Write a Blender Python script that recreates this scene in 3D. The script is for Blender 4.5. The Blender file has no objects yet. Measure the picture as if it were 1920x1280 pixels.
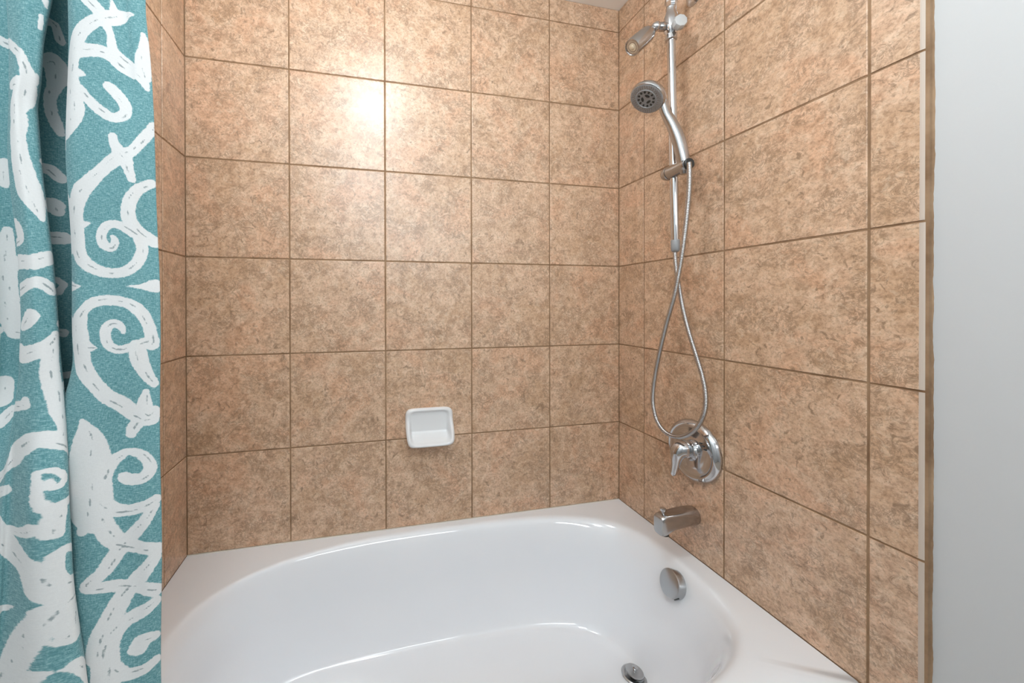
import bpy, bmesh, math, random
import numpy as np
from mathutils import Vector, Matrix

SC = bpy.context.scene
COL = SC.collection
random.seed(7)

# ---------------------------------------------------------------- camera, world, lights, exposure
T = 0.3076                     # tile pitch
RIM = 0.40                     # tub rim height
XR = 4.9467 * T                # face of the right tiled wall (left one is x = 0, back one y = 0)
CEIL = 2.333
FRONT = -2.55
EDGE = -(0.4371 + 2 + 0.261) * T   # where the tile stops on the side walls
cam_d = bpy.data.cameras.new('camera'); cam = bpy.data.objects.new('camera', cam_d); COL.objects.link(cam)
cam_d.sensor_width = 36; cam_d.lens = 700.29 / 1920 * 36
cam_d.shift_x = (960 - 838.65) / 1920; cam_d.shift_y = (573.27 - 640) / 1920
cam_d.clip_start = 0.01
_y, _p, _r = 0.2185, -0.0043, -0.0023
_F = Vector((math.sin(_y) * math.cos(_p), math.cos(_y) * math.cos(_p), math.sin(_p)))
_R = Vector((math.cos(_y), -math.sin(_y), 0)); _U = _R.cross(_F)
_R2 = math.cos(_r) * _R + math.sin(_r) * _U; _U2 = -math.sin(_r) * _R + math.cos(_r) * _U
M = Matrix((_R2, _U2, -_F)).transposed().to_4x4()
M.translation = Vector((1.7448 * T, -4.2166 * T, RIM + 2.5185 * T))
cam.matrix_world = M
SC.camera = cam

w = bpy.data.worlds.new('world'); SC.world = w; w.use_nodes = True
w.node_tree.nodes['Background'].inputs[0].default_value = (0.9, 0.95, 1, 1)
w.node_tree.nodes['Background'].inputs[1].default_value = 0.3

def area(name, loc, rot, size, power, col, shape='DISK', sy=None):
    l = bpy.data.lights.new(name, 'AREA'); l.shape = shape; l.size = size
    if sy: l.size_y = sy
    l.energy = power; l.color = col
    o = bpy.data.objects.new(name, l); o.location = loc; o.rotation_euler = rot; COL.objects.link(o); return o
def point(name, loc, radius, power, col):
    l = bpy.data.lights.new(name, 'POINT'); l.shadow_soft_size = radius; l.energy = power; l.color = col
    o = bpy.data.objects.new(name, l); o.location = loc; COL.objects.link(o); return o
point('ceiling_globe_lamp', (0.584, -0.76, 2.225), 0.085, 9.5, (0.90, 0.965, 1.0))
point('room_globe_lamp', (0.52, -1.62, 2.12), 0.14, 13, (0.90, 0.965, 1.0))
area('front_fill_light', (0.95, FRONT + .12, 1.85), (math.radians(90), 0, 0), 0.9, 6, (0.90, 0.965, 1.0), 'RECTANGLE', 0.2)  # unseen weak fill added at the front wall, stands in for room bounce

vs = SC.view_settings
vs.view_transform = 'Standard'; vs.look = 'None'; vs.gamma = 1; vs.use_curve_mapping = False
vs.exposure = 0.69
SC.cycles.use_denoising = True
SC.cycles.max_bounces = 12; SC.cycles.diffuse_bounces = 6; SC.cycles.glossy_bounces = 6
SC.cycles.caustics_reflective = False; SC.cycles.caustics_refractive = False
SC.cycles.sample_clamp_indirect = 6

# ---------------------------------------------------------------- materials
def mat(name, color=(.8, .8, .8), rough=.5, metal=0, **kw):
    m = bpy.data.materials.new(name); m.use_nodes = True
    b = m.node_tree.nodes['Principled BSDF']
    b.inputs['Base Color'].default_value = (*color, 1); b.inputs['Roughness'].default_value = rough
    b.inputs['Metallic'].default_value = metal
    for k, v in kw.items(): b.inputs[k].default_value = v
    return m
class NT:
    def __init__(s, m): s.t = m.node_tree; s.b = s.t.nodes['Principled BSDF']
    def n(s, typ, **kw):
        q = s.t.nodes.new(typ)
        for k, v in kw.items(): setattr(q, k, v)
        return q
    def l(s, a, b): s.t.links.new(a, b)
    def math(s, op, a, b=None, clamp=False):
        q = s.n('ShaderNodeMath', operation=op, use_clamp=clamp)
        for i, v in enumerate((a, b)):
            if v is None: continue
            if isinstance(v, (int, float)): q.inputs[i].default_value = v
            else: s.l(v, q.inputs[i])
        return q.outputs[0]
    def noise(s, vec, scale, detail=4, rough=.55, dist=0):
        q = s.n('ShaderNodeTexNoise'); s.l(vec, q.inputs['Vector'])
        q.inputs['Scale'].default_value = scale; q.inputs['Detail'].default_value = detail
        q.inputs['Roughness'].default_value = rough; q.inputs['Distortion'].default_value = dist
        return q.outputs['Fac']
    def ramp(s, fac, stops):
        q = s.n('ShaderNodeValToRGB'); e = q.color_ramp.elements
        while len(e) < len(stops): e.new(.5)
        for el, (p, c) in zip(e, stops): el.position = p; el.color = (*c, 1) if len(c) == 3 else c
        s.l(fac, q.inputs[0]); return q.outputs[0]
    def mix(s, fac, a, b, mode='MIX'):
        q = s.n('ShaderNodeMix', data_type='RGBA', blend_type=mode)
        for i, v in ((0, fac), (6, a), (7, b)):
            if isinstance(v, (int, float)): q.inputs[i].default_value = v
            elif isinstance(v, tuple): q.inputs[i].default_value = (*v, 1)
            else: s.l(v, q.inputs[i])
        return q.outputs[2]
    def bump(s, h, strength, dist):
        q = s.n('ShaderNodeBump'); q.inputs['Strength'].default_value = strength
        q.inputs['Distance'].default_value = dist; s.l(h, q.inputs['Height']); return q.outputs[0]

def tile_material(name):
    m = mat(name, rough=.3); k = NT(m)
    tc = k.n('ShaderNodeTexCoord').outputs['Object']; oi = k.n('ShaderNodeObjectInfo').outputs['Random']
    off = k.n('ShaderNodeCombineXYZ')
    k.l(k.math('MULTIPLY', oi, 37.0), off.inputs[0]); k.l(k.math('MULTIPLY', oi, 91.0), off.inputs[1]); k.l(k.math('MULTIPLY', oi, 53.0), off.inputs[2])
    v = k.n('ShaderNodeVectorMath', operation='ADD'); k.l(tc, v.inputs[0]); k.l(off.outputs[0], v.inputs[1]); v = v.outputs[0]
    big = k.noise(v, 7, 3, .6, .6)
    mid = k.noise(v, 40, 7, .72, .4)
    fine = k.noise(v, 150, 5, .75, .3)
    base = k.ramp(mid, [(.36, (.47, .308, .200)), (.5, (.59, .400, .272)), (.62, (.68, .498, .360))])
    tint = k.ramp(big, [(.38, (.88, .83, .76)), (.5, (1, 1, 1)), (.61, (1.0, .89, .83))])
    c = k.mix(.8, base, tint, 'MULTIPLY')
    spk = k.ramp(fine, [(.38, (.62, .57, .50)), (.5, (1, 1, 1)), (.62, (1.14, 1.14, 1.12))])
    c = k.mix(.75, c, spk, 'MULTIPLY')
    # dark crackled veins gathered in patches
    vein = k.noise(v, 30, 6, .75, 1.6)
    patch = k.noise(v, 13, 2, .5, .2)
    ridge = k.math('SUBTRACT', 1.0, k.math('MULTIPLY', k.math('ABSOLUTE', k.math('SUBTRACT', vein, .5)), 22.0), clamp=True)
    pm = k.math('MULTIPLY', k.math('SUBTRACT', patch, .47), 12.0, clamp=True)
    vf = k.math('MULTIPLY', ridge, pm)
    dots = k.math('MULTIPLY', k.math('SUBTRACT', k.noise(v, 44, 5, .7, 1.2), .575), 14.0, clamp=True)
    vf = k.math('MAXIMUM', k.math('MULTIPLY', vf, .80), k.math('MULTIPLY', dots, .80))
    c = k.mix(vf, c, (.235, .145, .085))
    light = k.math('MULTIPLY', k.math('SUBTRACT', k.noise(v, 46, 4, .7, 1.0), .56), 8.0, clamp=True)
    c = k.mix(k.math('MULTIPLY', light, .45), c, (.76, .60, .45))
    k.l(c, k.b.inputs['Base Color'])
    k.l(k.bump(k.math('ADD', mid, k.math('MULTIPLY', big, 1.2)), .25, .0012), k.b.inputs['Normal'])
    k.l(k.math('ADD', .25, k.math('MULTIPLY', fine, .12)), k.b.inputs['Roughness'])
    k.b.inputs['Coat Weight'].default_value = .45; k.b.inputs['Coat Roughness'].default_value = .5; k.b.inputs['Coat IOR'].default_value = 1.6
    return m
M_TILE = tile_material('tile_glaze')
M_PALE = mat('bullnose_glaze', (.50, .42, .355), .5)
def grout_material():
    m = mat('grout', rough=.9); k = NT(m)
    v = k.n('ShaderNodeNewGeometry').outputs['Position']
    c = k.ramp(k.noise(v, 14, 4, .6), [(.35, (.20, .115, .060)), (.65, (.34, .22, .13))])
    k.l(c, k.b.inputs['Base Color']); k.l(k.bump(k.noise(v, 600, 3), .4, .0005), k.b.inputs['Normal'])
    return m
M_GROUT = grout_material()
def paint_material(name, c1, c2):
    m = mat(name, rough=.55); k = NT(m)
    v = k.n('ShaderNodeNewGeometry').outputs['Position']
    k.l(k.mix(k.noise(v, 2.2, 3), c1, c2), k.b.inputs['Base Color'])
    k.l(k.bump(k.noise(v, 180, 3), .12, .0006), k.b.inputs['Normal'])
    return m
M_PAINT = paint_material('wall_paint', (.54, .555, .565), (.525, .54, .55))
M_CEIL = paint_material('ceiling_paint', (.90, .91, .90), (.88, .89, .88))
M_FLOOR = paint_material('floor_vinyl', (.42, .36, .30), (.36, .31, .26))
def enamel_material():
    m = mat('tub_enamel', (.83, .835, .85), .09); k = NT(m)
    v = k.n('ShaderNodeNewGeometry').outputs['Position']
    k.l(k.ramp(k.noise(v, 3, 2), [(.3, (.775, .80, .835)), (.7, (.80, .82, .85))]), k.b.inputs['Base Color'])
    k.l(k.bump(k.noise(v, 9, 2), .15, .003), k.b.inputs['Normal'])
    k.b.inputs['Coat Weight'].default_value = .6; k.b.inputs['Coat Roughness'].default_value = .05
    return m
M_ENAMEL = enamel_material()
def metal_material(name, col, rough, spots=0):
    m = mat(name, col, rough, 1); k = NT(m)
    v = k.n('ShaderNodeTexCoord').outputs['Object']
    n = k.noise(v, 45, 4, .6)
    k.l(k.math('ADD', rough, k.math('MULTIPLY', n, spots)), k.b.inputs['Roughness'])
    return m
M_CHROME = metal_material('chrome', (.58, .58, .59), .05, .08)
M_CHROME_WORN = metal_material('worn_chrome', (.45, .44, .435), .14, .16)
M_SATIN = metal_material('satin_chrome', (.48, .49, .50), .26, .10)
M_DARKPLASTIC = mat('dark_rubber', (.02, .022, .022), .45)
M_GREY = mat('grey_plastic', (.27, .28, .29), .35)
M_CLEAR = mat('frosted_plastic', (.80, .84, .86), .25, **{'Transmission Weight': .45})
M_CERAMIC = mat('white_ceramic', (.72, .73, .74), .10, **{'Coat Weight': .4, 'Coat Roughness': .04})
M_CAULK = mat('caulk', (.62, .57, .50), .6)
M_BRONZE = mat('nozzle_face', (.62, .52, .38), .35)
M_INK = mat('dark_marking', (.05, .06, .07), .4)

# ---------------------------------------------------------------- helpers
def mesh_obj(name, verts, faces, m, parent=None, smooth=False, mats=None, fmi=None):
    me = bpy.data.meshes.new(name); me.from_pydata([tuple(v) for v in verts], [], faces); me.update()
    for x in (mats or [m]): me.materials.append(x)
    if fmi is not None: me.polygons.foreach_set('material_index', fmi)
    if smooth: me.polygons.foreach_set('use_smooth', [True] * len(me.polygons))
    o = bpy.data.objects.new(name, me); COL.objects.link(o)
    if parent: o.parent = parent
    return o
def box(name, lo, hi, m, parent=None, bevel=0):
    bm = bmesh.new(); bmesh.ops.create_cube(bm, size=1)
    for v in bm.verts: v.co = Vector([(lo[i] + hi[i]) / 2 + v.co[i] * (hi[i] - lo[i]) for i in range(3)])
    if bevel: bmesh.ops.bevel(bm, geom=bm.edges[:], offset=bevel, segments=3, profile=.5, affect='EDGES')
    me = bpy.data.meshes.new(name); bm.to_mesh(me); bm.free(); me.materials.append(m)
    o = bpy.data.objects.new(name, me); COL.objects.link(o)
    if parent: o.parent = parent
    return o
def empty(name, loc, label, cat, group=None):
    o = bpy.data.objects.new(name, None); COL.objects.link(o); o.location = loc; o.empty_display_size = .05
    o['label'] = label; o['category'] = cat
    if group: o['group'] = group
    return o
def frame(d, up=Vector((0, 0, 1))):
    d = Vector(d).normalized()
    if abs(d.dot(up)) > .98: up = Vector((0, 1, 0))
    a = d.cross(up).normalized(); return a, a.cross(d)
def keep(o, parent):
    """parent geometry given in world coordinates to an empty placed elsewhere"""
    o.parent = parent; o.matrix_parent_inverse = Matrix.Translation(-parent.location) if parent.type == 'EMPTY' else Matrix.Identity(4)
def lathe(name, origin, axis, prof, m, parent, n=40, caps=True, up=Vector((0, 0, 1)), squash=None):
    """prof: (distance along axis, radius)"""
    a, b = frame(axis, up); d = Vector(axis).normalized(); O = Vector(origin); vs_, fs = [], []
    for t, r in prof:
        for i in range(n):
            q = 2 * math.pi * i / n; sx, sy = squash or (1, 1)
            vs_.append(O + d * t + a * (r * sx * math.cos(q)) + b * (r * sy * math.sin(q)))
    for j in range(len(prof) - 1):
        for i in range(n):
            fs.append((j * n + i, j * n + (i + 1) % n, (j + 1) * n + (i + 1) % n, (j + 1) * n + i))
    if caps: fs.append(tuple(range(n))[::-1]); fs.append(tuple(range((len(prof) - 1) * n, len(prof) * n)))
    o = mesh_obj(name, vs_, fs, m, None, True); fix(o); keep(o, parent); return o
def fix(o, angle=35):
    bm = bmesh.new(); bm.from_mesh(o.data); bmesh.ops.recalc_face_normals(bm, faces=bm.faces[:])
    for e in bm.edges:
        if len(e.link_faces) == 2 and e.calc_face_angle(0) > math.radians(angle): e.smooth = False
    bm.to_mesh(o.data); bm.free()
def spline(pts, n):
    P = np.array(pts, float); k = len(P); t = np.linspace(0, k - 1 - 1e-9, n); i = t.astype(int); f = (t - i)[:, None]
    p0, p1, p2, p3 = P[np.clip(i - 1, 0, k - 1)], P[i], P[np.clip(i + 1, 0, k - 1)], P[np.clip(i + 2, 0, k - 1)]
    return .5 * (2 * p1 + (p2 - p0) * f + (2 * p0 - 5 * p1 + 4 * p2 - p3) * f ** 2 + (3 * p1 - p0 - 3 * p2 + p3) * f ** 3)
def sweep(name, path, m, parent, n=14, shape=None):
    """path rows: x, y, z, radius (, radius2); parallel-transport frames"""
    P = [Vector(p[:3]) for p in path]; vs_, fs = [], []
    a = None
    for j, p in enumerate(P):
        d = (P[min(j + 1, len(P) - 1)] - P[max(j - 1, 0)]).normalized()
        if a is None: a, b = frame(d)
        else: a = (a - d * a.dot(d)).normalized(); b = a.cross(d)
        r = path[j][3]; r2 = path[j][4] if len(path[j]) > 4 else r
        for i in range(n):
            q = 2 * math.pi * i / n; vs_.append(p + a * r * math.cos(q) + b * r2 * math.sin(q))
    for j in range(len(P) - 1):
        for i in range(n): fs.append((j * n + i, j * n + (i + 1) % n, (j + 1) * n + (i + 1) % n, (j + 1) * n + i))
    fs.append(tuple(range(n))[::-1]); fs.append(tuple(range((len(P) - 1) * n, len(P) * n)))
    o = mesh_obj(name, vs_, fs, m, None, True); fix(o, 50); keep(o, parent); return o
# ---------------------------------------------------------------- the room
def structure(o): o['kind'] = 'structure'; return o
TH = .0085; GB = .0016
wall_back = structure(box('wall_back', (-.15, .010, 0), (XR + .15, .12, CEIL + .05), M_PAINT))
wall_right = structure(box('wall_right', (XR + .010, FRONT - .1, 0), (XR + .13, .010, CEIL + .05), M_PAINT))
wall_left = structure(box('wall_left', (-.13, FRONT - .1, 0), (-.010, .010, CEIL + .05), M_PAINT))
wall_front = structure(box('wall_front', (-.010, FRONT - .1, 0), (XR + .010, FRONT, CEIL + .05), M_PAINT))
floor = structure(box('floor', (-.15, FRONT - .1, -.1), (XR + .15, .12, 0), M_FLOOR))
ceiling = structure(box('ceiling', (-.010, FRONT, CEIL), (XR + .010, .010, CEIL + .05), M_CEIL))
box('grout', (-.010, GB, RIM - .02), (XR + .010, .010, CEIL), M_GROUT, wall_back)
box('grout', (XR + GB, EDGE - .0015, RIM - .02), (XR + .010, GB, CEIL), M_GROUT, wall_right)
box('grout', (XR + GB, EDGE - .0015, 0), (XR + .010, -.7525, RIM - .02), M_GROUT, wall_right)
box('grout', (-.010, EDGE - .0015, RIM - .02), (-GB, GB, CEIL), M_GROUT, wall_left)
box('grout', (-.010, EDGE - .0015, 0), (-GB, -.7525, RIM - .02), M_GROUT, wall_left)

_cache = {}
def tile_mesh(w_, h_, nose):
    key = (round(w_, 4), round(h_, 4), nose)
    if key in _cache: return _cache[key]
    me = bpy.data.meshes.new('tile')
    if nose == 0:
        rings = [(0, -TH), (0, -.0013), (.0005, -.0004), (.0015, 0)]
        v, f = [], []
        for ins, z in rings:
            a, b = w_ / 2 - ins, h_ / 2 - ins
            v += [(-a, -b, z), (a, -b, z), (a, b, z), (-a, b, z)]
        f.append((3, 2, 1, 0))
        for j in range(3):
            for i in range(4): f.append((j * 4 + i, j * 4 + (i + 1) % 4, j * 4 + 4 + (i + 1) % 4, j * 4 + 4 + i))
        f.append((12, 13, 14, 15)); me.from_pydata(v, [], f); me.materials.append(M_TILE)
    else:      # bullnose: the free edge rolls over and is glazed pale
        e = w_ / 2; s_ = nose
        prof = [(-e, -TH), (-e, -.0013), (-e + .0015, 0), (e - .0100, 0), (e - .0080, -.0002), (e - .0050, -.0009), (e - .0022, -.0022), (e - .0006, -.0042), (e, -.0065), (e, -TH)]
        v, f, mi = [], [], []
        b = h_ / 2
        for x, z in prof: v += [(x * s_, -b, z), (x * s_, b, z)]
        n = len(prof)
        for j in range(n):
            k = (j + 1) % n; f.append((2 * j, 2 * k, 2 * k + 1, 2 * j + 1)); mi.append(1 if 3 <= j <= 6 else (2 if j in (7, 8) else 0))
        f.append(tuple(2 * j for j in range(n))); f.append(tuple(2 * j + 1 for j in range(n))[::-1]); mi += [0, 0]
        me.from_pydata(v, [], f)
        for x in (M_TILE, M_PALE, M_GROUT): me.materials.append(x)
        me.polygons.foreach_set('material_index', mi)
        bm = bmesh.new(); bm.from_mesh(me); bmesh.ops.recalc_face_normals(bm, faces=bm.faces[:])
        ed = [q for q in bm.edges if abs(q.verts[0].co.z) < 1e-6 and abs(q.verts[1].co.z) < 1e-6 and abs(q.verts[0].co.y - q.verts[1].co.y) < 1e-6]
        bm.to_mesh(me); bm.free()
    _cache[key] = me; return me
GAP = .0044
def tile(wall, u0, u1, z0, z1, place, nose=0, g0=GAP / 2, g1=GAP / 2, gb=GAP / 2, gt=GAP / 2):
    u0 += g0; u1 -= g1; z0 += gb; z1 -= gt
    o = bpy.data.objects.new('tile', tile_mesh(u1 - u0, z1 - z0, nose)); COL.objects.link(o)
    c = ((u0 + u1) / 2, (z0 + z1) / 2); prd = random.uniform(-.0003, .0002)
    if place == 'back': o.matrix_world = Matrix.Translation((c[0], -prd, c[1])) @ Matrix(((1, 0, 0, 0), (0, 0, -1, 0), (0, 1, 0, 0), (0, 0, 0, 1)))
    elif place == 'right': o.matrix_world = Matrix.Translation((XR + prd, -c[0], c[1])) @ Matrix(((0, 0, -1, 0), (-1, 0, 0, 0), (0, 1, 0, 0), (0, 0, 0, 1)))
    else: o.matrix_world = Matrix.Translation((-prd, -c[0], c[1])) @ Matrix(((0, 0, 1, 0), (-1, 0, 0, 0), (0, -1, 0, 0), (0, 0, 0, 1)))
    o.parent = wall; return o
rows = [(RIM + i * T, RIM + (i + 1) * T) for i in range(6)] + [(RIM + 6 * T, CEIL)]
bx = [0, .9747 * T, 1.9747 * T, 2.9747 * T, 3.9747 * T, XR]
sr = [0, .4371 * T, 1.4371 * T, 2.4371 * T, -EDGE]
sl = [0, .4336 * T, 1.4336 * T, 2.4336 * T, -EDGE]
for r, (z0, z1) in enumerate(rows):
    gb = .0025 if r == 0 else GAP / 2; gt = .001 if r == 6 else GAP / 2
    for i in range(5): tile(wall_back, bx[i], bx[i + 1], z0, z1, 'back', 0, .0012 if i == 0 else GAP / 2, .0012 if i == 4 else GAP / 2, gb, gt)
    for wl, ss, pl in ((wall_right, sr, 'right'), (wall_left, sl, 'left')):
        for i in range(4):
            tile(wl, ss[i], ss[i + 1], z0, z1, pl, (1 if i == 3 else 0), .0012 if i == 0 else GAP / 2, 0 if i == 3 else GAP / 2, GAP / 2 if (r == 0 and i == 3) else gb, gt)
for wl, ss, pl in ((wall_right, sr, 'right'), (wall_left, sl, 'left')):
    tile(wl, .7525, ss[4], RIM - T, RIM, pl, 1, .001, 0)
    tile(wl, .7525, ss[4], .001, RIM - T, pl, 1, .001, 0)
# bead of caulk between tub and tile
cb = box('caulk', (0, -.0016, RIM - .001), (XR, .004, RIM + .0022), M_CAULK, wall_back)
# thin ragged paint line beside the tile edge
def ragged(x, sgn, parent):
    v, f = [], []; n = 400; rnd = random.Random(3); wob = 0
    for i in range(n + 1):
        z = i * CEIL / n; wob += rnd.uniform(-.0005, .0005); wob *= .9
        y0 = EDGE - .0012; y1 = y0 - .0016 + wob
        v += [(x, y0, z), (x - sgn * .0022, y0, z), (x - sgn * .0002, y1 - .0006, z)]
    for i in range(n):
        a = 3 * i; f += [(a, a + 1, a + 4, a + 3), (a + 1, a + 2, a + 5, a + 4), (a + 2, a, a + 3, a + 5)]
    o = mesh_obj('caulk', v, f, M_GROUT, parent)
ragged(XR + .0101, 1, wall_right)

# ---------------------------------------------------------------- bathtub
TW = .750
def rect_pt(q, cx_, cy_, x0, x1, y0, y1):
    c, s = math.cos(q), math.sin(q)
    tx = ((x1 if c > 0 else x0) - cx_) / c if abs(c) > 1e-9 else 1e9
    ty = ((y1 if s > 0 else y0) - cy_) / s if abs(s) > 1e-9 else 1e9
    t = min(tx, ty); return cx_ + t * c, cy_ + t * s
def superell(q, cx_, cy_, xl, xr, yb, yf, nl, nr):
    c, s = math.cos(q), math.sin(q)
    k = .5 + .5 * c; n = nl + (nr - nl) * k * k * (3 - 2 * k)
    a = (xr - cx_) if c > 0 else (cx_ - xl); b = (yb - cy_) if s > 0 else (cy_ - yf)
    t = (abs(c / a) ** n + abs(s / b) ** n) ** (-1 / n)
    return cx_ + t * c, cy_ + t * s
tub = empty('bathtub', (XR / 2, -TW / 2, 0), 'long white enamelled bathtub with a wide flat rim against tan tiles', 'bathtub')
TCX, TCY = .80, -.365
prof = [(-.14, .4000), (-.06, .3996), (0, .3980), (.05, .3945), (.10, .3880), (.15, .3785), (.20, .366), (.25, .350), (.31, .328), (.38, .294), (.47, .238), (.58, .195), (.69, .158), (.78, .130), (.86, .109), (.92, .098), (.97, .092), (1.03, .0885), (1.12, .0865)]
N = 320; vv, ff = [], []
angs = [2 * math.pi * i / N for i in range(N)]
corner = [math.atan2(y - TCY, x - TCX) % (2 * math.pi) for x in (0, XR) for y in (0, -TW)]
for cq in corner:
    i = min(range(N), key=lambda i: abs(angs[i] - cq)); angs[i] = cq
def ring(fn): 
    for q in angs: vv.append(fn(q))
ring(lambda q: (*rect_pt(q, TCX, TCY, .0, XR, -TW, .0), .0))
ring(lambda q: (*rect_pt(q, TCX, TCY, .0, XR, -TW, .0), .392))
ring(lambda q: (*rect_pt(q, TCX, TCY, .0, XR, -TW + .0012, -.0), .397))
ring(lambda q: (*rect_pt(q, TCX, TCY, .0, XR, -TW + .005, -.0), .400))
def basin(q, h, z):
    lx, ly = superell(q, TCX, TCY, .085, 1.462, -.030, -.700, 2.55, 3.3)
    fx, fy = superell(q, TCX, TCY, .235, 1.325, -.128, -.590, 5.5, 3.0)
    return (lx + (fx - lx) * h, ly + (fy - ly) * h, z)
P = spline([(a, b) for a, b in prof], 60)
for h, z in P: ring(lambda q: basin(q, h, z))
for k_ in (.75, .5, .25):
    ring(lambda q: (TCX + (basin(q, 1.12, 0)[0] - TCX) * k_ / 1.0, TCY + (basin(q, 1.12, 0)[1] - TCY) * k_, .0865 - .004 * (1 - k_)))
R_ = len(vv) // N
for j in range(R_ - 1):
    for i in range(N): ff.append((j * N + i, j * N + (i + 1) % N, (j + 1) * N + (i + 1) % N, (j + 1) * N + i))
vv.append((TCX, TCY, .0820)); ci = len(vv) - 1
for i in range(N): ff.append(((R_ - 1) * N + i, (R_ - 1) * N + (i + 1) % N, ci))
o = mesh_obj('basin', vv, ff, M_ENAMEL, None, True); fix(o, 60); keep(o, tub)
# overflow plate on the sloping end wall
def end_wall(y, z):
    """x of the basin's right wall at this height"""
    hh = np.interp(-z, -P[:, 1], P[:, 0])
    best = min(((abs(basin(q, hh, z)[1] - y), basin(q, hh, z)[0]) for q in np.linspace(-1.2, 1.2, 600)))
    return best[1]
OZ, OY = .350, -.372
ox = end_wall(OY, OZ); sl_ = end_wall(OY, OZ + .03) - end_wall(OY, OZ - .03)
on = Vector((-.94, .10, .30)).normalized()
oc = Vector((ox - .003, OY, OZ))
op = lathe('overflow_plate', oc - on * .006, on, [(0, .0375), (.020, .0380), (.0240, .0368), (.0255, .0345), (.0258, 0.0)], M_SATIN, tub, 56, False)
op['label'] = 'round brushed metal overflow cover'
a_, b_ = frame(on)
sd = Vector((0, -.85, -.80))
sd = (sd - on * sd.dot(on)).normalized()
o = lathe('slot', oc + on * .0080 + sd * .0355, sd, [(0, .0052), (.0030, .0052), (.0033, .0)], M_DARKPLASTIC, tub, 20, False, on, (1.9, .8)); keep(o, op)
# drain with a raised stopper
dc = Vector((1.305, -.352, .0885))
dr = lathe('drain', dc, (0, 0, 1), [(0, .034), (.0015, .0345), (.0035, .031), (.0030, .026), (-.002, .024), (-.0022, 0)], M_SATIN, tub, 48, False)
dr['label'] = 'metal drain ring with a raised stopper'
sp = lathe('stopper', dc + Vector((-.002, -.002, 0)), (.10, -.02, 1), [(.004, .010), (.010, .011), (.0102, .0235), (.0125, .0245), (.0150, .0235), (.0158, 0)], M_SATIN, tub, 48, False); keep(sp, dr)
sk = lathe('stopper_stem', dc + Vector((-.002, -.002, 0)), (.10, -.02, 1), [(-.003, .012), (.0102, .012)], M_DARKPLASTIC, tub, 24); keep(sk, dr)
kn = lathe('knob', dc + Vector((-.002, -.002, 0)) + Vector((.10, -.02, 1)).normalized() * .0155, (.10, -.02, 1), [(0, .0052), (.004, .0050), (.0065, .0072), (.0100, .0076), (.0125, .0060), (.0132, 0)], M_CHROME, tub, 28, False); keep(kn, dr)

# ---------------------------------------------------------------- soap dish
dish = empty('soap_dish', (.758, 0, .745), 'small white ceramic soap dish projecting from the back tile wall', 'soap dish')
n1 = 64; v, f = [], []
X0, X1, Z0, Z1 = .674, .842, .690, .812
def sm(a, b, x): t = min(max((x - a) / (b - a), 0), 1); return t * t * (3 - 2 * t)
def dish_h(u_, w_, rho):
    H = .013 + .042 * sm(.55, -.85, w_)
    pocket = .005 + (H - .014) * sm(-.30, -.82, w_) * .95
    e = sm(.745, .875, rho)
    h = pocket + (H - pocket) * e
    h -= .006 * sm(.90, 1.0, rho) ** 2
    return h
for j in range(n1 + 1):
    for i in range(n1 + 1):
        a = i / n1 * 2 - 1; b = j / n1 * 2 - 1
        # square -> rounded square
        m_ = max(abs(a), abs(b))
        L_ = (abs(a) ** 7 + abs(b) ** 7) ** (1 / 7) if m_ > 0 else 1
        k = m_ / L_ if L_ > 0 else 1
        rho = m_
        uu, wz = a * k, b * k
        tw = 1 - .035 * sm(0, -1, wz) * (1)          # narrower towards the lip
        v.append(((X0 + X1) / 2 + uu * (X1 - X0) / 2 * tw, -dish_h(uu, wz, rho), (Z0 + Z1) / 2 + wz * (Z1 - Z0) / 2))
for j in range(n1):
    for i in range(n1): a = j * (n1 + 1) + i; f.append((a, a + 1, a + n1 + 2, a + n1 + 1))
bd = [i for i in range(n1 + 1)] + [j * (n1 + 1) + n1 for j in range(1, n1 + 1)] + [n1 * (n1 + 1) + i for i in range(n1 - 1, -1, -1)] + [j * (n1 + 1) for j in range(n1 - 1, 0, -1)]
s0 = len(v)
for q in bd: x, y, z = v[q]; v.append((x, y * .55, z + (.004 if z < .72 else 0)))
for q in bd: x, y, z = v[q]; v.append((x, .0012, z + (.010 if z < .72 else 0)))
L_ = len(bd)
for k in range(L_):
    k2 = (k + 1) % L_
    f.append((bd[k2], bd[k], s0 + k, s0 + k2)); f.append((s0 + k2, s0 + k, s0 + L_ + k, s0 + L_ + k2))
o = mesh_obj('dish', v, f, M_CERAMIC, None, True); fix(o, 70); keep(o, dish)

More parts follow.
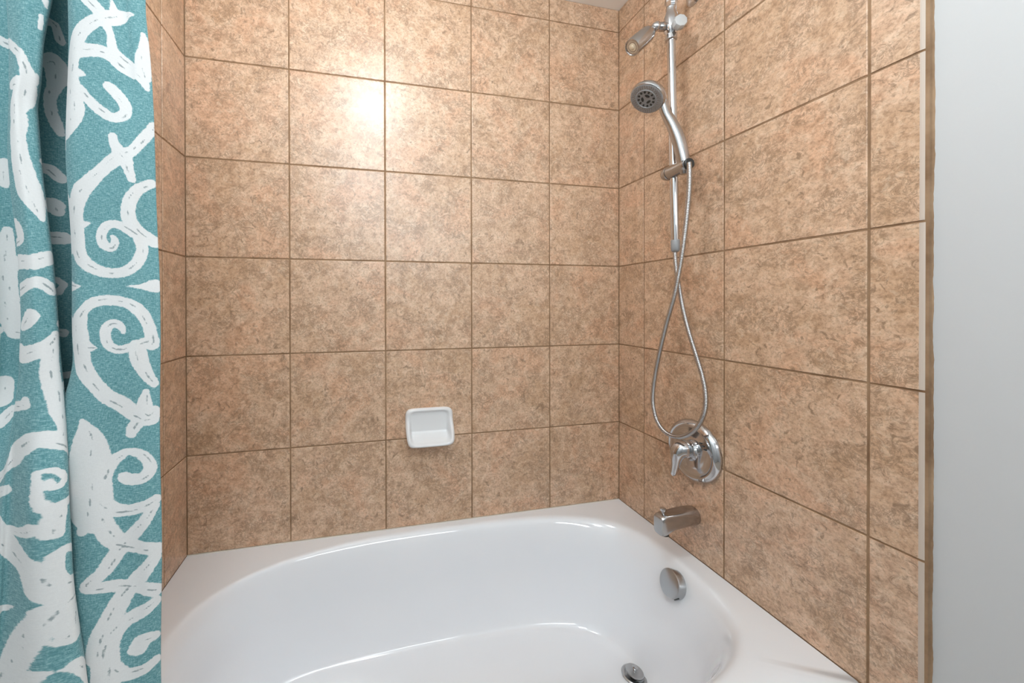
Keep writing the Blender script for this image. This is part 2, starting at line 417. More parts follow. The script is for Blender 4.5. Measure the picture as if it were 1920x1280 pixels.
# ---------------------------------------------------------------- mixer valve
vc = Vector((XR, -.347, .727))
valve = empty('shower_valve', vc, 'round chrome mixer valve with a lever handle above the tub spout', 'faucet')
NX = Vector((-1, 0, 0))
pl = lathe('face_plate', vc, NX, [(-.0012, .0925), (.004, .0930), (.010, .0905), (.0165, .0830), (.0185, .0795), (.0172, .0765), (.0160, .0700), (.0175, .050), (.0195, .036), (.0200, 0)], M_CHROME, valve, 96, False)
fix(pl, 60)
sl2 = lathe('valve_sleeve', vc + Vector((-.018, 0, .0)), NX, [(0, .0300), (.005, .0270), (.012, .0250)], M_CHROME, valve, 48)
hub = vc + Vector((-.026, 0, 0))
hp = [(hub.x + .006, hub.y, hub.z + .004, .0225), (hub.x - .010, hub.y + .001, hub.z + .006, .0275), (hub.x - .022, hub.y + .002, hub.z + .004, .0265), (hub.x - .031, hub.y + .003, hub.z - .004, .0215), (hub.x - .0355, hub.y + .004, hub.z - .017, .0165),
      (hub.x - .0365, hub.y + .006, hub.z - .034, .0128), (hub.x - .037, hub.y + .009, hub.z - .052, .0108), (hub.x - .038, hub.y + .012, hub.z - .068, .0095), (hub.x - .0385, hub.y + .0135, hub.z - .075, .0062), (hub.x - .0387, hub.y + .0142, hub.z - .0785, .0025)]
sweep('lever', spline(hp, 50), M_CHROME, valve, 28)
for t_, (dy, dz) in enumerate(((-.045, .030), (-.052, .022), (-.038, .036))):
    mk = box('marking', (vc.x - .0190, vc.y + dy - .004, vc.z + dz - .0016), (vc.x - .0182, vc.y + dy + .004, vc.z + dz + .0016), M_INK); keep(mk, valve)

# ---------------------------------------------------------------- tub spout
spc = Vector((XR, -.344, .527))
spout = empty('tub_spout', spc, 'short chrome tub spout below the mixer valve', 'faucet')
def rr(w_, zt, zb, ex, n=40):
    out = []
    for i in range(n):
        q = 2 * math.pi * i / n; c, s = math.cos(q), math.sin(q)
        out.append((math.copysign(abs(c) ** (2 / ex), c) * w_, (zt + zb) / 2 + math.copysign(abs(s) ** (2 / ex), s) * (zt - zb) / 2))
    return out
secs = [(-.001, .0255, .0255, -.0255, 2.2), (.006, .0262, .0262, -.0262, 2.3), (.030, .0250, .0262, -.0262, 2.6), (.045, .0240, .0255, -.0270, 2.9), (.060, .0230, .0240, -.0280, 3.2), (.085, .0215, .0215, -.0310, 3.6), (.100, .0205, .0200, -.0370, 4), (.112, .0200, .0185, -.0430, 4.4), (.122, .0195, .0160, -.0435, 4.6), (.127, .0180, .0120, -.0420, 4.6), (.1285, .0150, .0060, -.0390, 4)]
v, f = [], []; ns = 40
for x, w_, zt, zb, ex in secs:
    for cyy, czz in rr(w_, zt, zb, ex):
        # thumb hollow pressed into the top
        if czz > (zt + zb) / 2 and .040 < x < .105:
            k = sm(.036, .050, x) * sm(.118, .095, x); czz -= .0055 * k * max(0, 1 - (cyy / (w_ * .8)) ** 2)
        v.append((spc.x - x, spc.y + cyy, spc.z + czz))
for j in range(len(secs) - 1):
    for i in range(ns): f.append((j * ns + i, j * ns + (i + 1) % ns, (j + 1) * ns + (i + 1) % ns, (j + 1) * ns + i))
f.append(tuple(range(ns))); f.append(tuple(range((len(secs) - 1) * ns, len(secs) * ns))[::-1])
o = mesh_obj('spout_body', v, f, M_CHROME_WORN, None, True); fix(o, 32); keep(o, spout)
lathe('diverter_knob', spc + Vector((-.110, 0, .0180)), (0, 0, 1), [(0, .0045), (.006, .0042), (.0075, .0075), (.012, .0088), (.016, .0080), (.0175, .0045), (.0180, 0)], M_CHROME, spout, 28, False)
lathe('outlet', spc + Vector((-.108, 0, -.0425)), (0, 0, -1), [(0, .0135), (.003, .0135), (.0032, .0)], M_DARKPLASTIC, spout, 28, False)

# ---------------------------------------------------------------- shower bar with arm, diverter and slide holder
BX, BY = XR - .090, -.352
bar = empty('shower_bar', (XR, -.346, 2.10), 'chrome shower riser bar with diverter and sliding holder on the right tile wall', 'shower fixture')
lathe('wall_flange', (XR, -.346, 2.112), NX, [(-.001, .027), (.002, .0275), (.008, .023), (.013, .014), (.0135, 0)], M_CHROME, bar, 48, False)
sweep('shower_arm', spline([(XR - .004, -.346, 2.112, .0105), (XR - .030, -.346, 2.114, .0105), (XR - .055, -.347, 2.110, .0105), (XR - .075, -.349, 2.092, .0105), (BX + .002, BY, 2.076, .0105)], 40), M_CHROME, bar, 24)
lathe('swivel_nut', (BX, BY, 2.086), (.02, 0, -1), [(0, .012), (.004, .0165), (.016, .0170), (.021, .0140), (.030, .0125)], M_CHROME, bar, 8)
dv = lathe('diverter_body', (BX, BY, 2.058), (0, 0, -1), [(0, .0120), (.004, .0145), (.012, .0135), (.020, .0150), (.030, .0190), (.044, .0205), (.058, .0190), (.070, .0190), (.076, .0150), (.082, .0128), (.084, .0160), (.098, .0160), (.100, .0118)], M_CHROME, bar, 40)
kd = lathe('diverter_knob', (BX + .004, BY - .014, 1.990), (-.25, -1, .05), [(0, .010), (.006, .0115), (.008, .0185), (.020, .0200), (.026, .0175), (.028, 0)], M_CLEAR, bar, 9, False)
kd['label'] = 'frosted clear plastic diverter knob'
riser = spline([(BX, BY, 1.985, .0112), (BX + .004, BY, 1.80, .0112), (BX + .009, BY, 1.57, .0112), (BX + .015, BY, 1.365, .0108)], 40)
sweep('riser_pipe', riser, M_CHROME, bar, 28)
ec = sweep('end_cap', [(BX + .015, BY, 1.366, .0112), (BX + .0151, BY, 1.364, .0122), (BX + .0155, BY, 1.342, .0122), (BX + .0157, BY, 1.333, .0112), (BX + .0158, BY, 1.330, .0085)], M_GREY, bar, 28)
ec['label'] = 'grey plastic end cap'
HZ = 1.566; hx = BX + .008
hold = lathe('slide_holder', (hx - .004, BY + .036, HZ + .001), (-.06, -1, 0.02), [(0, .0), (.003, .009), (.009, .0160), (.018, .0200), (.025, .0208), (.0275, .0195), (.0285, .0165), (.0305, .0165), (.0315, .0200), (.036, .0195), (.062, .0180), (.080, .0182), (.092, .0170), (.095, .0155)], M_CHROME_WORN, bar, 40, False)
cp = lathe('holder_cap', (hx - .009, BY - .059, HZ + .003), (-.06, -1, .02), [(0, .0135), (.002, .0150), (.008, .0152), (.010, .0135), (.0105, 0)], M_DARKPLASTIC, bar, 32, False)
cp['label'] = 'black end cap of the slide holder'

# fixed shower head
hd = Vector((BX - .016, BY + .003, 1.999))
fh = empty('showerhead', hd, 'small chrome bullet shaped shower head at the top of the bar', 'shower head')
lathe('connector', hd + Vector((.006, 0, 0)), (-1, .12, -.02), [(0, .0125), (.006, .0130), (.008, .0115), (.010, .0120), (.022, .0125), (.026, .0105), (.030, .0090)], M_CHROME_WORN, fh, 32)
bj = hd + Vector((-.030, .004, -.001))
lathe('ball_joint', bj + Vector((.013, -.002, 0)), (-1, .12, -.02), [(0, .0), (.003, .008), (.008, .0125), (.013, .0138), (.018, .0125), (.024, .008), (.027, 0)], M_CHROME, fh, 32, False)
hdir = Vector((-.74, .03, -.67)).normalized()
hb_ = lathe('head_body', bj + hdir * .004, hdir, [(0, .0080), (.010, .0085), (.018, .0120), (.026, .0190), (.036, .0225), (.054, .0236), (.100, .0246), (.1035, .0238), (.1040, .0216), (.1015, .0206)], M_CHROME_WORN, fh, 48)
fc = lathe('nozzle_plate', bj + hdir * .1040, hdir, [(0, .0205), (.0012, .0200), (.0016, .0150), (.0003, .0145), (.0003, .0115), (.0020, .0108), (.0026, .0060), (.0040, .0045), (.0044, 0)], M_BRONZE, fh, 40, False)
fc['label'] = 'tan nozzle face'

# hand shower resting in the holder
grip = Vector((hx - .008, BY - .046, HZ))
hs = empty('hand_shower', grip, 'chrome hand shower with a round grey spray face resting in the slide holder', 'shower head')
hc = Vector((1.336, -.368, 1.770)); hn = Vector((-.62, -.03, -.78)).normalized()
hp = [(grip.x + .002, grip.y, grip.z - .020, .0100, .0100), (grip.x, grip.y, grip.z, .0150, .0150), (grip.x - .004, grip.y + .002, grip.z + .035, .0178, .0165), (grip.x - .013, grip.y + .006, grip.z + .080, .0182, .0165), (grip.x - .027, grip.y + .013, grip.z + .125, .0165, .0145), (grip.x - .043, grip.y + .019, grip.z + .160, .0150, .0125), (hc.x + .036, hc.y - .010, hc.z - .004, .0160, .0125), (hc.x + .022, hc.y - .005, hc.z + .008, .0220, .0125), (hc.x + .004, hc.y, hc.z + .014, .0200, .008)]
sweep('handle', spline(hp, 60), M_CHROME_WORN, hs, 28)
dome = lathe('spray_head', hc - hn * .028, hn, [(0, 0), (.002, .018), (.006, .030), (.012, .0405), (.018, .0465), (.024, .0490), (.030, .0492), (.034, .0475), (.0355, .0450)], M_CHROME_WORN, hs, 64, False)
face = lathe('spray_face', hc + hn * .0060, hn, [(-.001, .0462), (.0015, .0455), (.0022, .043), (.0015, .030), (.0030, .0285), (.0030, .0270), (.0012, .0262), (.0012, 0)], M_GREY, hs, 64, False)
face['label'] = 'grey plastic spray face with nozzle rings'
fa, fb = frame(hn)
def disc(bm, c, d, r, h, n=8, sx=1, ax=None):
    a, b = (ax, ax.cross(d)) if ax is not None else frame(d)
    base = [bm.verts.new(c + a * (r * sx * math.cos(2 * math.pi * i / n)) + b * (r * math.sin(2 * math.pi * i / n))) for i in range(n)]
    top = [bm.verts.new(q.co + d * h) for q in base]
    for i in range(n): bm.faces.new((base[i], base[(i + 1) % n], top[(i + 1) % n], top[i]))
    bm.faces.new(top)
def nozzles(name, spots, r, h, m, sx=1, kind=None):
    bm = bmesh.new()
    for c, ax in spots: disc(bm, c, hn, r, h, 8, sx, ax)
    bmesh.ops.recalc_face_normals(bm, faces=bm.faces[:])
    me = bpy.data.meshes.new(name); bm.to_mesh(me); bm.free(); me.materials.append(m)
    o = bpy.data.objects.new(name, me); COL.objects.link(o); keep(o, face)
    if kind: o['kind'] = kind
    return o
FC = hc + hn * .0070
sp_ = []
for rad, cnt in ((.0415, 40), (.0375, 36), (.0335, 30)):
    for i in range(cnt):
        q = 2 * math.pi * i / cnt + rad * 90; dd = fa * math.cos(q) + fb * math.sin(q); sp_.append((FC + dd * rad, dd))
nozzles('small_nozzles', sp_, .0011, .0018, M_CHROME_WORN, 1, 'stuff')
for i in range(12):
    q = 2 * math.pi * i / 12; dd = fa * math.cos(q) + fb * math.sin(q); nozzles('nozzle', [(FC + dd * .0215, dd)], .0026, .0016, M_DARKPLASTIC, 1.35)
for i in range(3):
    q = 2 * math.pi * i / 3 + .5; dd = fa * math.cos(q) + fb * math.sin(q); ee = fa * -math.sin(q) + fb * math.cos(q)
    nozzles('nozzle', [(FC + dd * .0105, ee)], .0036, .0016, M_DARKPLASTIC, 2.0)
tb = lathe('selector_tab', hc + hn * .004 + (-fa * 0 + Vector((.040, -.022, -.012))), hn, [(0, .0050), (.010, .0050), (.0125, .0035), (.013, 0)], M_CLEAR, hs, 20, False)

# metal hose: riser end -> loop -> back up to the hand shower
hosepts = [(1.4466, -0.3499, 1.3448), (1.4476, -0.3528, 1.2933), (1.4516, -0.3585, 1.2372), (1.4596, -0.3657, 1.1656), (1.4656, -0.3804, 1.0952), (1.4696, -0.4019, 1.0274), (1.4716, -0.4209, 0.9693), (1.4716, -0.4311, 0.9188), (1.4696, -0.4297, 0.8705), (1.4656, -0.4129, 0.8264), (1.4616, -0.3845, 0.7927), (1.4586, -0.3476, 0.7723), (1.4556, -0.3079, 0.7721), (1.4536, -0.2776, 0.7929), (1.4516, -0.2618, 0.8314), (1.4496, -0.2595, 0.8794), (1.4466, -0.2742, 0.9514), (1.4426, -0.2985, 1.0314), (1.4386, -0.3282, 1.1165), (1.4336, -0.3615, 1.1973), (1.4296, -0.3848, 1.2741), (1.4256, -0.4036, 1.3483), (1.4226, -0.4173, 1.4209), (1.4206, -0.4263, 1.4855), (1.4206, -0.4281, 1.5368), (1.4216, -0.4253, 1.5675)]
hp = spline(hosepts, 900)
seg = np.concatenate([[0], np.cumsum(np.linalg.norm(np.diff(hp, axis=0), axis=1))]); Lh = seg[-1]
pitch = .0042; cnt = int(Lh / pitch) * 4
tt = np.linspace(0, Lh, cnt); hp2 = np.stack([np.interp(tt, seg, hp[:, i]) for i in range(3)], 1)
k_ = np.hanning(9); k_ /= k_.sum()
rad = [.0067 - (.0011 if (i % 4) == 0 else (.0004 if i % 4 in (1, 3) else 0)) for i in range(cnt)]
hose = empty('shower_hose', tuple(hp2[0]), 'ribbed metal shower hose looping down in front of the mixer valve', 'hose')
sweep('ribbed_hose', [(*p, r) for p, r in zip(hp2, rad)], M_CHROME_WORN, hose, 12)
for o in bpy.data.objects:
    if o.name.startswith('ribbed_hose'):
        for e in o.data.edges: e.use_edge_sharp = False

# ---------------------------------------------------------------- shower curtain
KEYS=[(1.95,.2863,.2116,.196,.1603),(1.5151,.2863,.2116,.1989,.1603),(1.4675,.2896,.2113,.1914,.16),(1.4259,.2918,.2111,.1886,.1598),(1.3962,.2932,.2109,.1843,.1603),(1.3367,.2955,.2106,.1877,.1612),(1.2772,.297,.2118,.1929,.1646),(1.2175,.2982,.2134,.1981,.1676),(1.1579,.2986,.2146,.2027,.1705),(1.0982,.2988,.2162,.2071,.1689),(1.0384,.2989,.2184,.2129,.1622),(.9786,.2988,.2187,.2185,.159),(.9187,.2988,.219,.2232,.1557),(.8588,.2987,.2193,.2269,.1524),(.7988,.2986,.2195,.2318,.1492),(.7508,.2985,.2198,.2364,.1466),(.20,.298,.22,.26,.13)]
def smooth(a,b,x):
    t=np.clip((x-a)/(b-a),0,1);return t*t*(3-2*t)
def curtain_points(S,Z):
    """S in 0..NS (section parameter), Z heights -> X,Y arrays (len Z, len S)"""
    K=np.array(KEYS)[::-1]
    cols=[np.interp(Z,K[:,0],K[:,i]) for i in range(1,5)]
    k=np.hanning(15);k/=k.sum()
    cols=[np.convolve(np.pad(c,7,mode='edge'),k,mode='valid') if len(Z)>20 else c for c in cols]
    XA,XC,XE,XF=cols
    low=smooth(1.10,.95,Z)          # folds relax lower down
    o=np.zeros_like(XA)
    XC=XC-.040*smooth(1.12,.98,Z)
    yE=-.797-.014*low
    yC=-.790+.012*low
    pts=[(XA,o-.788),(XA-.012,o-.794),(XA*.75+XC*.25,-.797+.004*np.sin(Z*9)),((XA+XC)/2,o-.802),(XC*.8+XA*.2,o-.803+.008*low),(XC+.004,yC-.007),(XC,yC),
         (XC+.001,o-.768+.006*low),(XC-.006,o-.738),(XC-.026,o-.722),(XC-.050,o-.715),(XE-.045,o-.742),(XE-.012,yE+.018),(XE,yE),(XE-.006,yE-.008),((XE*.6+XF*.4),yE-.011),
         (XF+.006,-.803+.002*low),(XF,-.797-.006*low),(XF-.006,-.78-.02*low),(XF-.012,-.762-.036*low),(XF-.03,-.748-.045*low),(XF-.05,-.752-.04*low),(XF-.06,-.79+o),(XF-.075,-.805+o),(XF-.095,-.80+o),(XF-.11,-.77+o),(XF-.125,-.755+o),(XF-.137,-.78+o)]
    PX=np.stack([p[0]+o for p in pts],1);PY=np.stack([p[1]+o for p in pts],1)
    n=PX.shape[1];t=np.clip(S,0,n-1-1e-6);i=t.astype(int);f=t-i
    g=lambda P:(lambda p0,p1,p2,p3:.5*(2*p1+(p2-p0)*f+(2*p0-5*p1+4*p2-p3)*f**2+(3*p1-p0-3*p2+p3)*f**3))(P[:,np.clip(i-1,0,n-1)],P[:,i],P[:,np.clip(i+1,0,n-1)],P[:,np.clip(i+2,0,n-1)])
    return g(PX),g(PY)
NSEC=27
def section_u():
    """arc length table of the middle section: s -> u"""
    S=np.linspace(0,NSEC,2000);Zr=np.full(1,1.2)
    X,Y=curtain_points(S,Zr)
    d=np.hypot(np.diff(X[0]),np.diff(Y[0]));return S,np.concatenate([[0],np.cumsum(d)])

STROKES = [[(44,1497,6.8),(57,1489,7.9),(68,1478,9.0),(76,1463,10.1),(80,1442,10.1),(81,1425,11.8),(78,1404,12.4),(77,1388,12.9),(83,1369,7.9),(92,1361,5.1),(90,1349,1.7)],[(69,1432,4.5),(63,1430,1.1)],[(63,1518,7.3),(51,1507,6.8),(42,1498,6.3)],[(44,1496,7.4),(35,1501,8.1),(25,1507,5.9),(11,1512,1.2)],[(36,1520,1.2),(34,1511,4.0),(32,1503,5.8)],[(41,1489,4.6),(38,1481,3.4),(37,1466,4.6),(32,1459,5.2),(25,1453,6.4),(14,1445,7.1),(9,1439,5.9),(5,1428,2.4)],[(4,1492,2.4),(4,1477,5.4),(7,1457,8.3),(6,1441,5.4)],[(69,1457,7.9),(56,1459,7.4),(45,1459,6.8),(37,1455,6.3),(30,1448,6.4),(18,1443,6.5)],[(68,1414,5.1),(59,1402,5.1),(49,1392,5.7),(39,1387,5.2),(30,1392,5.8),(28,1401,5.8),(32,1410,5.8),(38,1418,5.7),(42,1422,5.2)],[(40,1366,4.0),(39,1358,4.6),(35,1350,6.3),(29,1341,6.9),(26,1330,5.2),(23,1319,4.1)],[(32,1347,6.4),(24,1350,5.8),(15,1362,5.9),(5,1377,5.4),(0,1385,6.0)],[(34,1344,6.9),(40,1338,7.5),(51,1326,6.8),(63,1312,7.9),(73,1299,9.6),(79,1282,9.6),(80,1265,10.2),(79,1247,10.2),(76,1232,8.5),(69,1222,7.3),(59,1215,6.2),(47,1211,5.7),(31,1213,5.8),(20,1224,5.8),(15,1239,5.9),(17,1250,5.9)],[(72,1264,4.5),(64,1266,1.1)],[(90,1299,1.1),(90,1294,3.4),(90,1286,5.7)],[(90,1236,4.6),(90,1241,5.7)],[(4,1318,4.8),(16,1309,5.9),(24,1297,6.4),(27,1284,6.9),(26,1272,7.0),(20,1262,7.0),(11,1254,7.1),(3,1249,6.6)],[(17,1253,5.3),(25,1259,5.2),(34,1265,4.6),(44,1266,4.6),(51,1260,5.1),(53,1250,5.1),(50,1242,5.1),(43,1240,4.6),(40,1247,4.0),(42,1252,2.3)],[(90,1196,1.1),(90,1196,5.7),(81,1195,3.4),(73,1196,0.6)],[(30,1196,0.6),(17,1196,2.9),(5,1197,7.8)],[(76,1158,9.6),(71,1168,5.6),(60,1178,5.7),(45,1180,5.7),(30,1177,5.8),(19,1168,6.5),(12,1154,5.9),(9,1141,6.0),(8,1128,6.6)],[(77,1158,8.5),(77,1140,11.3),(76,1122,10.7),(74,1110,9.6),(68,1098,8.5),(59,1086,7.4),(47,1072,7.4),(34,1062,7.5),(25,1051,7.0),(16,1043,7.7),(7,1043,7.2)],[(71,1128,7.9),(60,1127,1.1)],[(90,1164,1.1),(90,1155,5.1),(92,1146,6.9)],[(8,1132,7.2),(18,1129,6.5),(27,1127,4.7),(38,1124,4.6),(47,1128,5.2),(51,1138,5.1),(49,1150,5.2),(42,1154,4.6),(36,1150,4.0),(34,1144,2.3)],[(22,1126,8.8),(20,1111,8.8),(14,1095,7.1),(6,1082,4.8)],[(14,1073,3.6),(15,1062,6.5),(13,1047,8.3),(7,1048,7.8)],[(19,1040,6.5),(23,1032,5.3),(24,1024,3.5)],[(19,1039,5.9),(7,1040,6.6)],[(63,1047,1.7),(59,1039,5.1),(54,1024,11.3),(51,1008,14.2),(50,991,15.3),(50,973,15.9),(49,955,15.9),(48,937,14.2),(47,927,8.0)],[(52,928,5.7),(54,920,4.0)],[(41,974,5.7),(38,985,5.2),(35,995,5.2),(31,1001,5.2),(25,1005,4.1),(17,1001,4.7),(11,992,5.4),(9,982,6.0),(14,974,5.9),(21,972,6.5),(25,974,5.3),(27,978,4.1)],[(42,953,7.4),(34,941,7.0),(24,937,6.5),(15,940,5.9),(5,945,5.4)],[(43,935,8.6),(37,916,7.5),(30,901,7.0),(19,892,7.1),(4,885,7.2)],[(7,937,5.4),(15,921,5.3),(22,909,5.3),(31,893,5.8),(39,875,5.8),(45,867,5.7),(51,860,5.1)],[(7,876,6.6),(18,859,6.5),(26,844,6.5),(30,837,7.0),(36,819,7.5),(43,798,8.0),(46,776,8.0)],[(50,857,6.3),(36,854,6.4),(25,847,6.5),(6,837,7.8)],[(6,824,6.0),(20,814,6.5),(32,804,7.0),(38,793,8.1),(41,779,9.8),(40,764,9.8),(40,741,10.3)],[(37,763,6.9),(31,753,6.4),(24,747,6.5),(16,749,5.9),(5,754,5.4)],[(5,783,4.8),(15,783,7.1),(20,773,6.5)],[(12,717,7.2),(5,720,6.0)],[(306,1507,2.7),(305,1501,1.6)],[(307,1490,2.1),(306,1477,2.1)],[(420,1490,5.2),(336,1457,4.7),(320,1444,4.7),(314,1431,5.3),(311,1422,6.9),(307,1419,5.3),(304,1425,2.2)],[(329,1411,5.8),(314,1411,9.5),(313,1400,11.6),(320,1386,11.0),(319,1372,10.5),(321,1358,9.9),(320,1341,10.0),(319,1324,11.0),(317,1310,11.6),(315,1299,12.1),(311,1289,9.6),(308,1278,5.9),(306,1268,2.2)],[(336,1267,2.1),(331,1257,5.3),(330,1246,5.3),(339,1242,3.7)],[(411,1225,8.8),(317,1221,7.9),(304,1227,7.6)],[(339,1190,6.9),(319,1199,5.8),(311,1198,6.4),(304,1190,4.9)],[(323,1163,7.9),(327,1157,7.4),(332,1152,5.3)],[(330,1121,9.0),(317,1126,8.0),(309,1132,7.0),(304,1142,4.3)],[(307,1132,5.4),(310,1112,7.0),(310,1094,7.5),(308,1076,7.5),(307,1058,6.5),(304,1041,5.4),(305,1027,6.5)],[(380,985,7.0),(340,1002,6.4),(330,1018,7.4),(322,1029,7.3),(316,1032,7.9),(310,1027,7.4),(302,1020,4.9),(296,1009,2.2)],[(318,969,2.7),(318,983,1.9),(318,996,1.9),(315,999,2.3),(310,996,3.1),(305,988,3.1),(308,982,3.1),(313,981,3.1),(314,988,1.9)],[(318,970,2.3),(316,963,3.4),(314,959,3.5),(308,961,4.3),(297,965,3.6),(296,976,2.4)],[(310,956,6.4),(312,943,5.9),(313,932,5.4)],[(377,970,6.4),(339,976,5.3)],[(351,938,12.2),(337,919,10.8),(329,907,8.7),(321,896,7.6),(318,885,7.6),(315,872,8.2),(310,867,9.3)],[(335,933,4.8),(325,934,4.7),(319,941,4.6)],[(297,907,2.8),(305,913,4.3),(311,911,4.3),(313,902,4.2),(313,889,4.6),(309,878,6.2),(297,873,6.0),(296,860,6.0),(302,849,6.3)],[(296,860,7.5),(306,857,7.4),(314,852,7.3),(317,842,6.7),(323,822,6.7),(328,794,6.4),(333,769,5.5)],[(303,844,7.5),(306,831,9.3),(307,821,8.8),(311,816,5.5)],[(308,786,6.4),(297,765,8.2),(297,749,7.6)],[(342,847,5.3),(334,848,2.7),(329,852,0.5)],[(329,764,5.8),(323,782,5.2),(320,787,4.1)],[(422,1081,10.4),(416,1064,8.1)],[(410,1040,7.4),(404,1051,6.3),(328,1067,5.3),(327,1073,3.2)],[(415,1341,8.8),(416,1319,4.7)],[(417,1264,4.7),(419,1249,7.6),(421,1227,9.9),(420,1195,10.5),(419,1163,11.7),(414,1143,8.2),(334,1130,3.2)],[(290,1507,3.4),(213,1531,5.1),(208,1514,5.8)],[(220,1476,5.7),(212,1484,9.6),(209,1469,10.4),(211,1451,6.4),(214,1436,5.8),(212,1419,5.8),(207,1405,5.2),(204,1395,3.3)],[(299,1334,3.4),(212,1347,6.4),(205,1338,5.9)],[(294,1286,7.4),(211,1302,9.0),(209,1295,6.5)],[(271,1251,7.1),(205,1261,7.8)],[(276,1216,1.8),(213,1206,3.9),(207,1201,3.9),(213,1192,4.5),(271,1187,4.1)],[(299,1154,4.0),(209,1139,5.2)],[(299,1085,4.6),(199,1084,4.6)]]
def curtain_material():
    m = mat('curtain_linen', rough=.85); k = NT(m)
    sd = k.n('ShaderNodeAttribute', attribute_name='print_distance').outputs['Fac']
    ik = k.n('ShaderNodeAttribute', attribute_name='ink_distance').outputs['Fac']
    uv = k.n('ShaderNodeAttribute', attribute_name='cloth_position').outputs['Vector']
    mp = k.n('ShaderNodeMapping'); k.l(uv, mp.inputs[0]); mp.inputs['Scale'].default_value = (1, 6, 1)
    mp2 = k.n('ShaderNodeMapping'); k.l(uv, mp2.inputs[0]); mp2.inputs['Scale'].default_value = (4, 1, 1)
    wob = k.noise(uv, 260, 3, .6)
    thr = k.noise(mp.outputs[0], 230, 4, .7); thr2 = k.noise(mp2.outputs[0], 260, 3, .7); cl = k.noise(uv, 40, 3, .6)
    d = k.math('ADD', sd, k.math('ADD', k.math('MULTIPLY', k.math('SUBTRACT', wob, .5), .0030), k.math('MULTIPLY', k.math('SUBTRACT', thr, .5), .0022)))
    isprint = k.math('SUBTRACT', .5, k.math('MULTIPLY', d, 1400.0), clamp=True)
    t = k.math('ADD', k.math('MULTIPLY', thr, .65), k.math('MULTIPLY', thr2, .35))
    teal = k.ramp(t, [(.36, (.050, .175, .190)), (.5, (.125, .285, .305)), (.64, (.33, .50, .52))])
    teal = k.mix(.25, teal, k.ramp(cl, [(.3, (.75, .80, .80)), (.7, (1.2, 1.15, 1.15))]), 'MULTIPLY')
    white = k.ramp(t, [(.3, (.60, .60, .595)), (.7, (.69, .69, .68))])
    c = k.mix(isprint, teal, white)
    di = k.math('ADD', ik, k.math('MULTIPLY', k.math('SUBTRACT', wob, .5), .0022))
    ink = k.math('MULTIPLY', k.math('SUBTRACT', .5, k.math('MULTIPLY', di, 1800.0), clamp=True), .75)
    c = k.mix(ink, c, (.16, .21, .22))
    k.l(c, k.b.inputs['Base Color'])
    k.l(k.bump(t, .35, .0006), k.b.inputs['Normal'])
    k.b.inputs['Sheen Weight'].default_value = .15
    k.b.inputs['Specular IOR Level'].default_value = .2
    return m
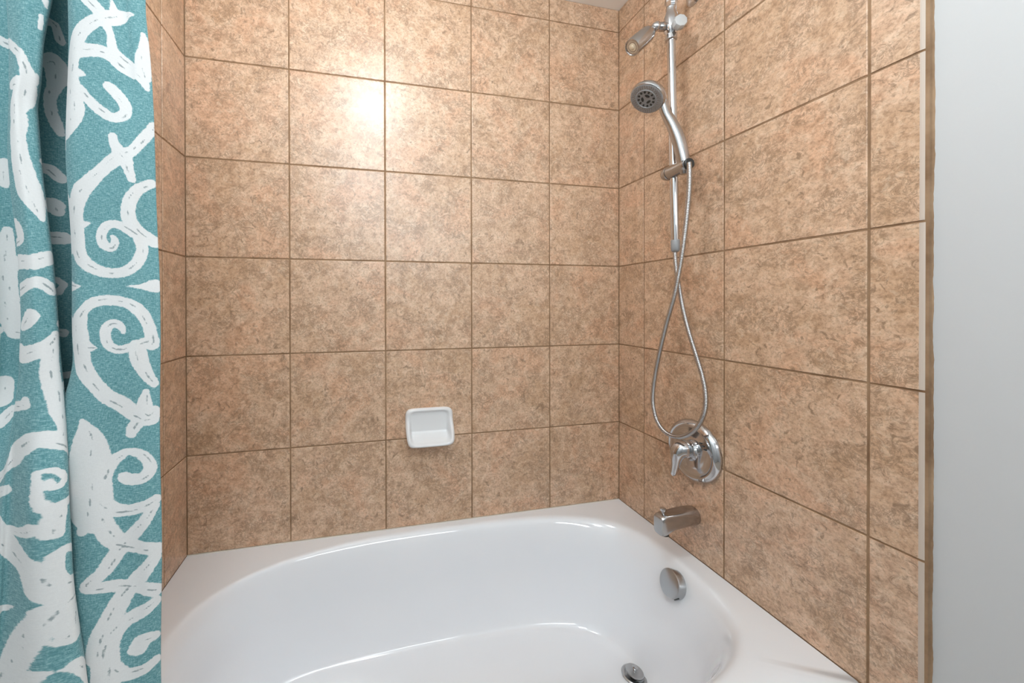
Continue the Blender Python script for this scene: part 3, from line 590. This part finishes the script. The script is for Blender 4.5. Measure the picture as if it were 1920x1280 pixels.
def build_curtain():
    st, ut = section_u(); nu = 370
    S = np.interp(np.linspace(0, ut[-1], nu), ut, st)
    Z = np.concatenate([np.arange(.22, .70, .006), np.arange(.70, 1.60, .0014), np.arange(1.60, 1.951, .006)])
    X, Y = curtain_points(S, Z); nz = len(Z)
    Y = Y - .055 * smooth(.72, .46, Z)[:, None]
    U = np.interp(S, st, ut); UU = np.repeat(U[None], nz, 0); ZZ = np.repeat(Z[:, None], nu, 1)
    Y = Y + .0012 * np.sin(ZZ * 31 + UU * 40) * np.sin(UU * 60) ; X = X + .0008 * np.sin(ZZ * 23 + UU * 55)
    sdf = np.full((nz, nu), .05); ink = np.full((nz, nu), .05); rnd = random.Random(11)
    def stamp(F, pts, du, dz, lo, hi):
        P = np.array(pts, float) / 1000.0; P[:, 0] += du; P[:, 1] += dz
        pad = P[:, 2].max() + .012
        j0, j1 = np.searchsorted(Z, [max(P[:, 1].min() - pad, lo), min(P[:, 1].max() + pad, hi)]); i0, i1 = np.searchsorted(U, [P[:, 0].min() - pad, P[:, 0].max() + pad])
        if j1 <= j0 or i1 <= i0: return
        a, b = UU[j0:j1, i0:i1], ZZ[j0:j1, i0:i1]; best = F[j0:j1, i0:i1]
        for q0, q1 in zip(P[:-1], P[1:]):
            dx, dy = q1[0] - q0[0], q1[1] - q0[1]; l2 = dx * dx + dy * dy + 1e-12
            t = np.clip(((a - q0[0]) * dx + (b - q0[1]) * dy) / l2, 0, 1)
            best = np.minimum(best, np.hypot(a - q0[0] - t * dx, b - q0[1] - t * dy) - (q0[2] + t * (q1[2] - q0[2])))
        F[j0:j1, i0:i1] = best
    for s_ in STROKES:
        m = len(s_); P = spline(s_, max(2, (m - 1) * 5 + 1)) if m > 1 else np.array(s_ * 2, float)
        jump = np.abs(np.diff(np.array(s_, float)[:, 0])).max() if m > 1 else 0
        if jump > 60: P = np.array(s_, float)
        # brush dashes printed along the middle of each stroke
        dashes = []; i = rnd.uniform(0, 3)
        mid = P[:, :2]; tot = np.linalg.norm(np.diff(mid, axis=0), axis=1)
        arc = np.concatenate([[0], np.cumsum(tot)]); pos = rnd.uniform(2, 6)
        while pos < arc[-1] - 4:
            L = rnd.uniform(4, 15); w0 = rnd.uniform(-.3, .3); r0 = rnd.uniform(.5, 1.0); dd = []
            for q in np.linspace(pos, min(pos + L, arc[-1]), 4):
                x, z, r = (np.interp(q, arc, P[:, c]) for c in range(3)); x2, z2 = np.interp(q + .5, arc, P[:, 0]), np.interp(q + .5, arc, P[:, 1])
                l = math.hypot(x2 - x, z2 - z) + 1e-9; nx, nz_ = -(z2 - z) / l, (x2 - x) / l
                dd.append((x + nx * w0 * r, z + nz_ * w0 * r, r0 * (.4 + .6 * math.sin(math.pi * min(1, (q - pos) / L + .12)))))
            if np.interp(pos, arc, P[:, 2]) > 4.5: dashes.append(dd)
            pos += L + rnd.uniform(5, 16)
        for du, dz, lo, hi in ((0, 0, .735, 1.535), (0, .79, 1.535, 2.2), (0, -.79, 0, .735)):
            stamp(sdf, P, du, dz, lo, hi)
            for d_ in dashes: stamp(ink, d_, du, dz, lo, hi)
            if np.median(P[:, 0]) < 110: stamp(sdf, P, .425, dz + .2, 0, 2.2)
    idx = np.arange(nz * nu).reshape(nz, nu)
    F = np.stack([idx[:-1, :-1], idx[:-1, 1:], idx[1:, 1:], idx[1:, :-1]], -1).reshape(-1, 4)
    me = bpy.data.meshes.new('shower_curtain')
    me.vertices.add(nz * nu); me.vertices.foreach_set('co', np.stack([X, Y, ZZ], -1).ravel())
    me.loops.add(F.size); me.loops.foreach_set('vertex_index', F.ravel().astype(np.int32))
    me.polygons.add(len(F)); me.polygons.foreach_set('loop_start', np.arange(0, F.size, 4, dtype=np.int32)); me.polygons.foreach_set('loop_total', np.full(len(F), 4, dtype=np.int32))
    me.polygons.foreach_set('use_smooth', np.ones(len(F), bool)); me.update(calc_edges=True); me.validate()
    at = me.attributes.new('print_distance', 'FLOAT', 'POINT'); at.data.foreach_set('value', sdf.ravel().astype(np.float32))
    at = me.attributes.new('ink_distance', 'FLOAT', 'POINT'); at.data.foreach_set('value', ink.ravel().astype(np.float32))
    at = me.attributes.new('cloth_position', 'FLOAT_VECTOR', 'POINT'); at.data.foreach_set('vector', np.stack([UU, ZZ, 0 * UU], -1).ravel().astype(np.float32))
    me.materials.append(curtain_material())
    o = bpy.data.objects.new('shower_curtain', me); COL.objects.link(o)
    md = o.modifiers.new('cloth', 'SOLIDIFY'); md.thickness = .0008; md.offset = 0
    o['label'] = 'gathered teal linen shower curtain printed with white scrollwork'; o['category'] = 'shower curtain'
    return o
build_curtain()
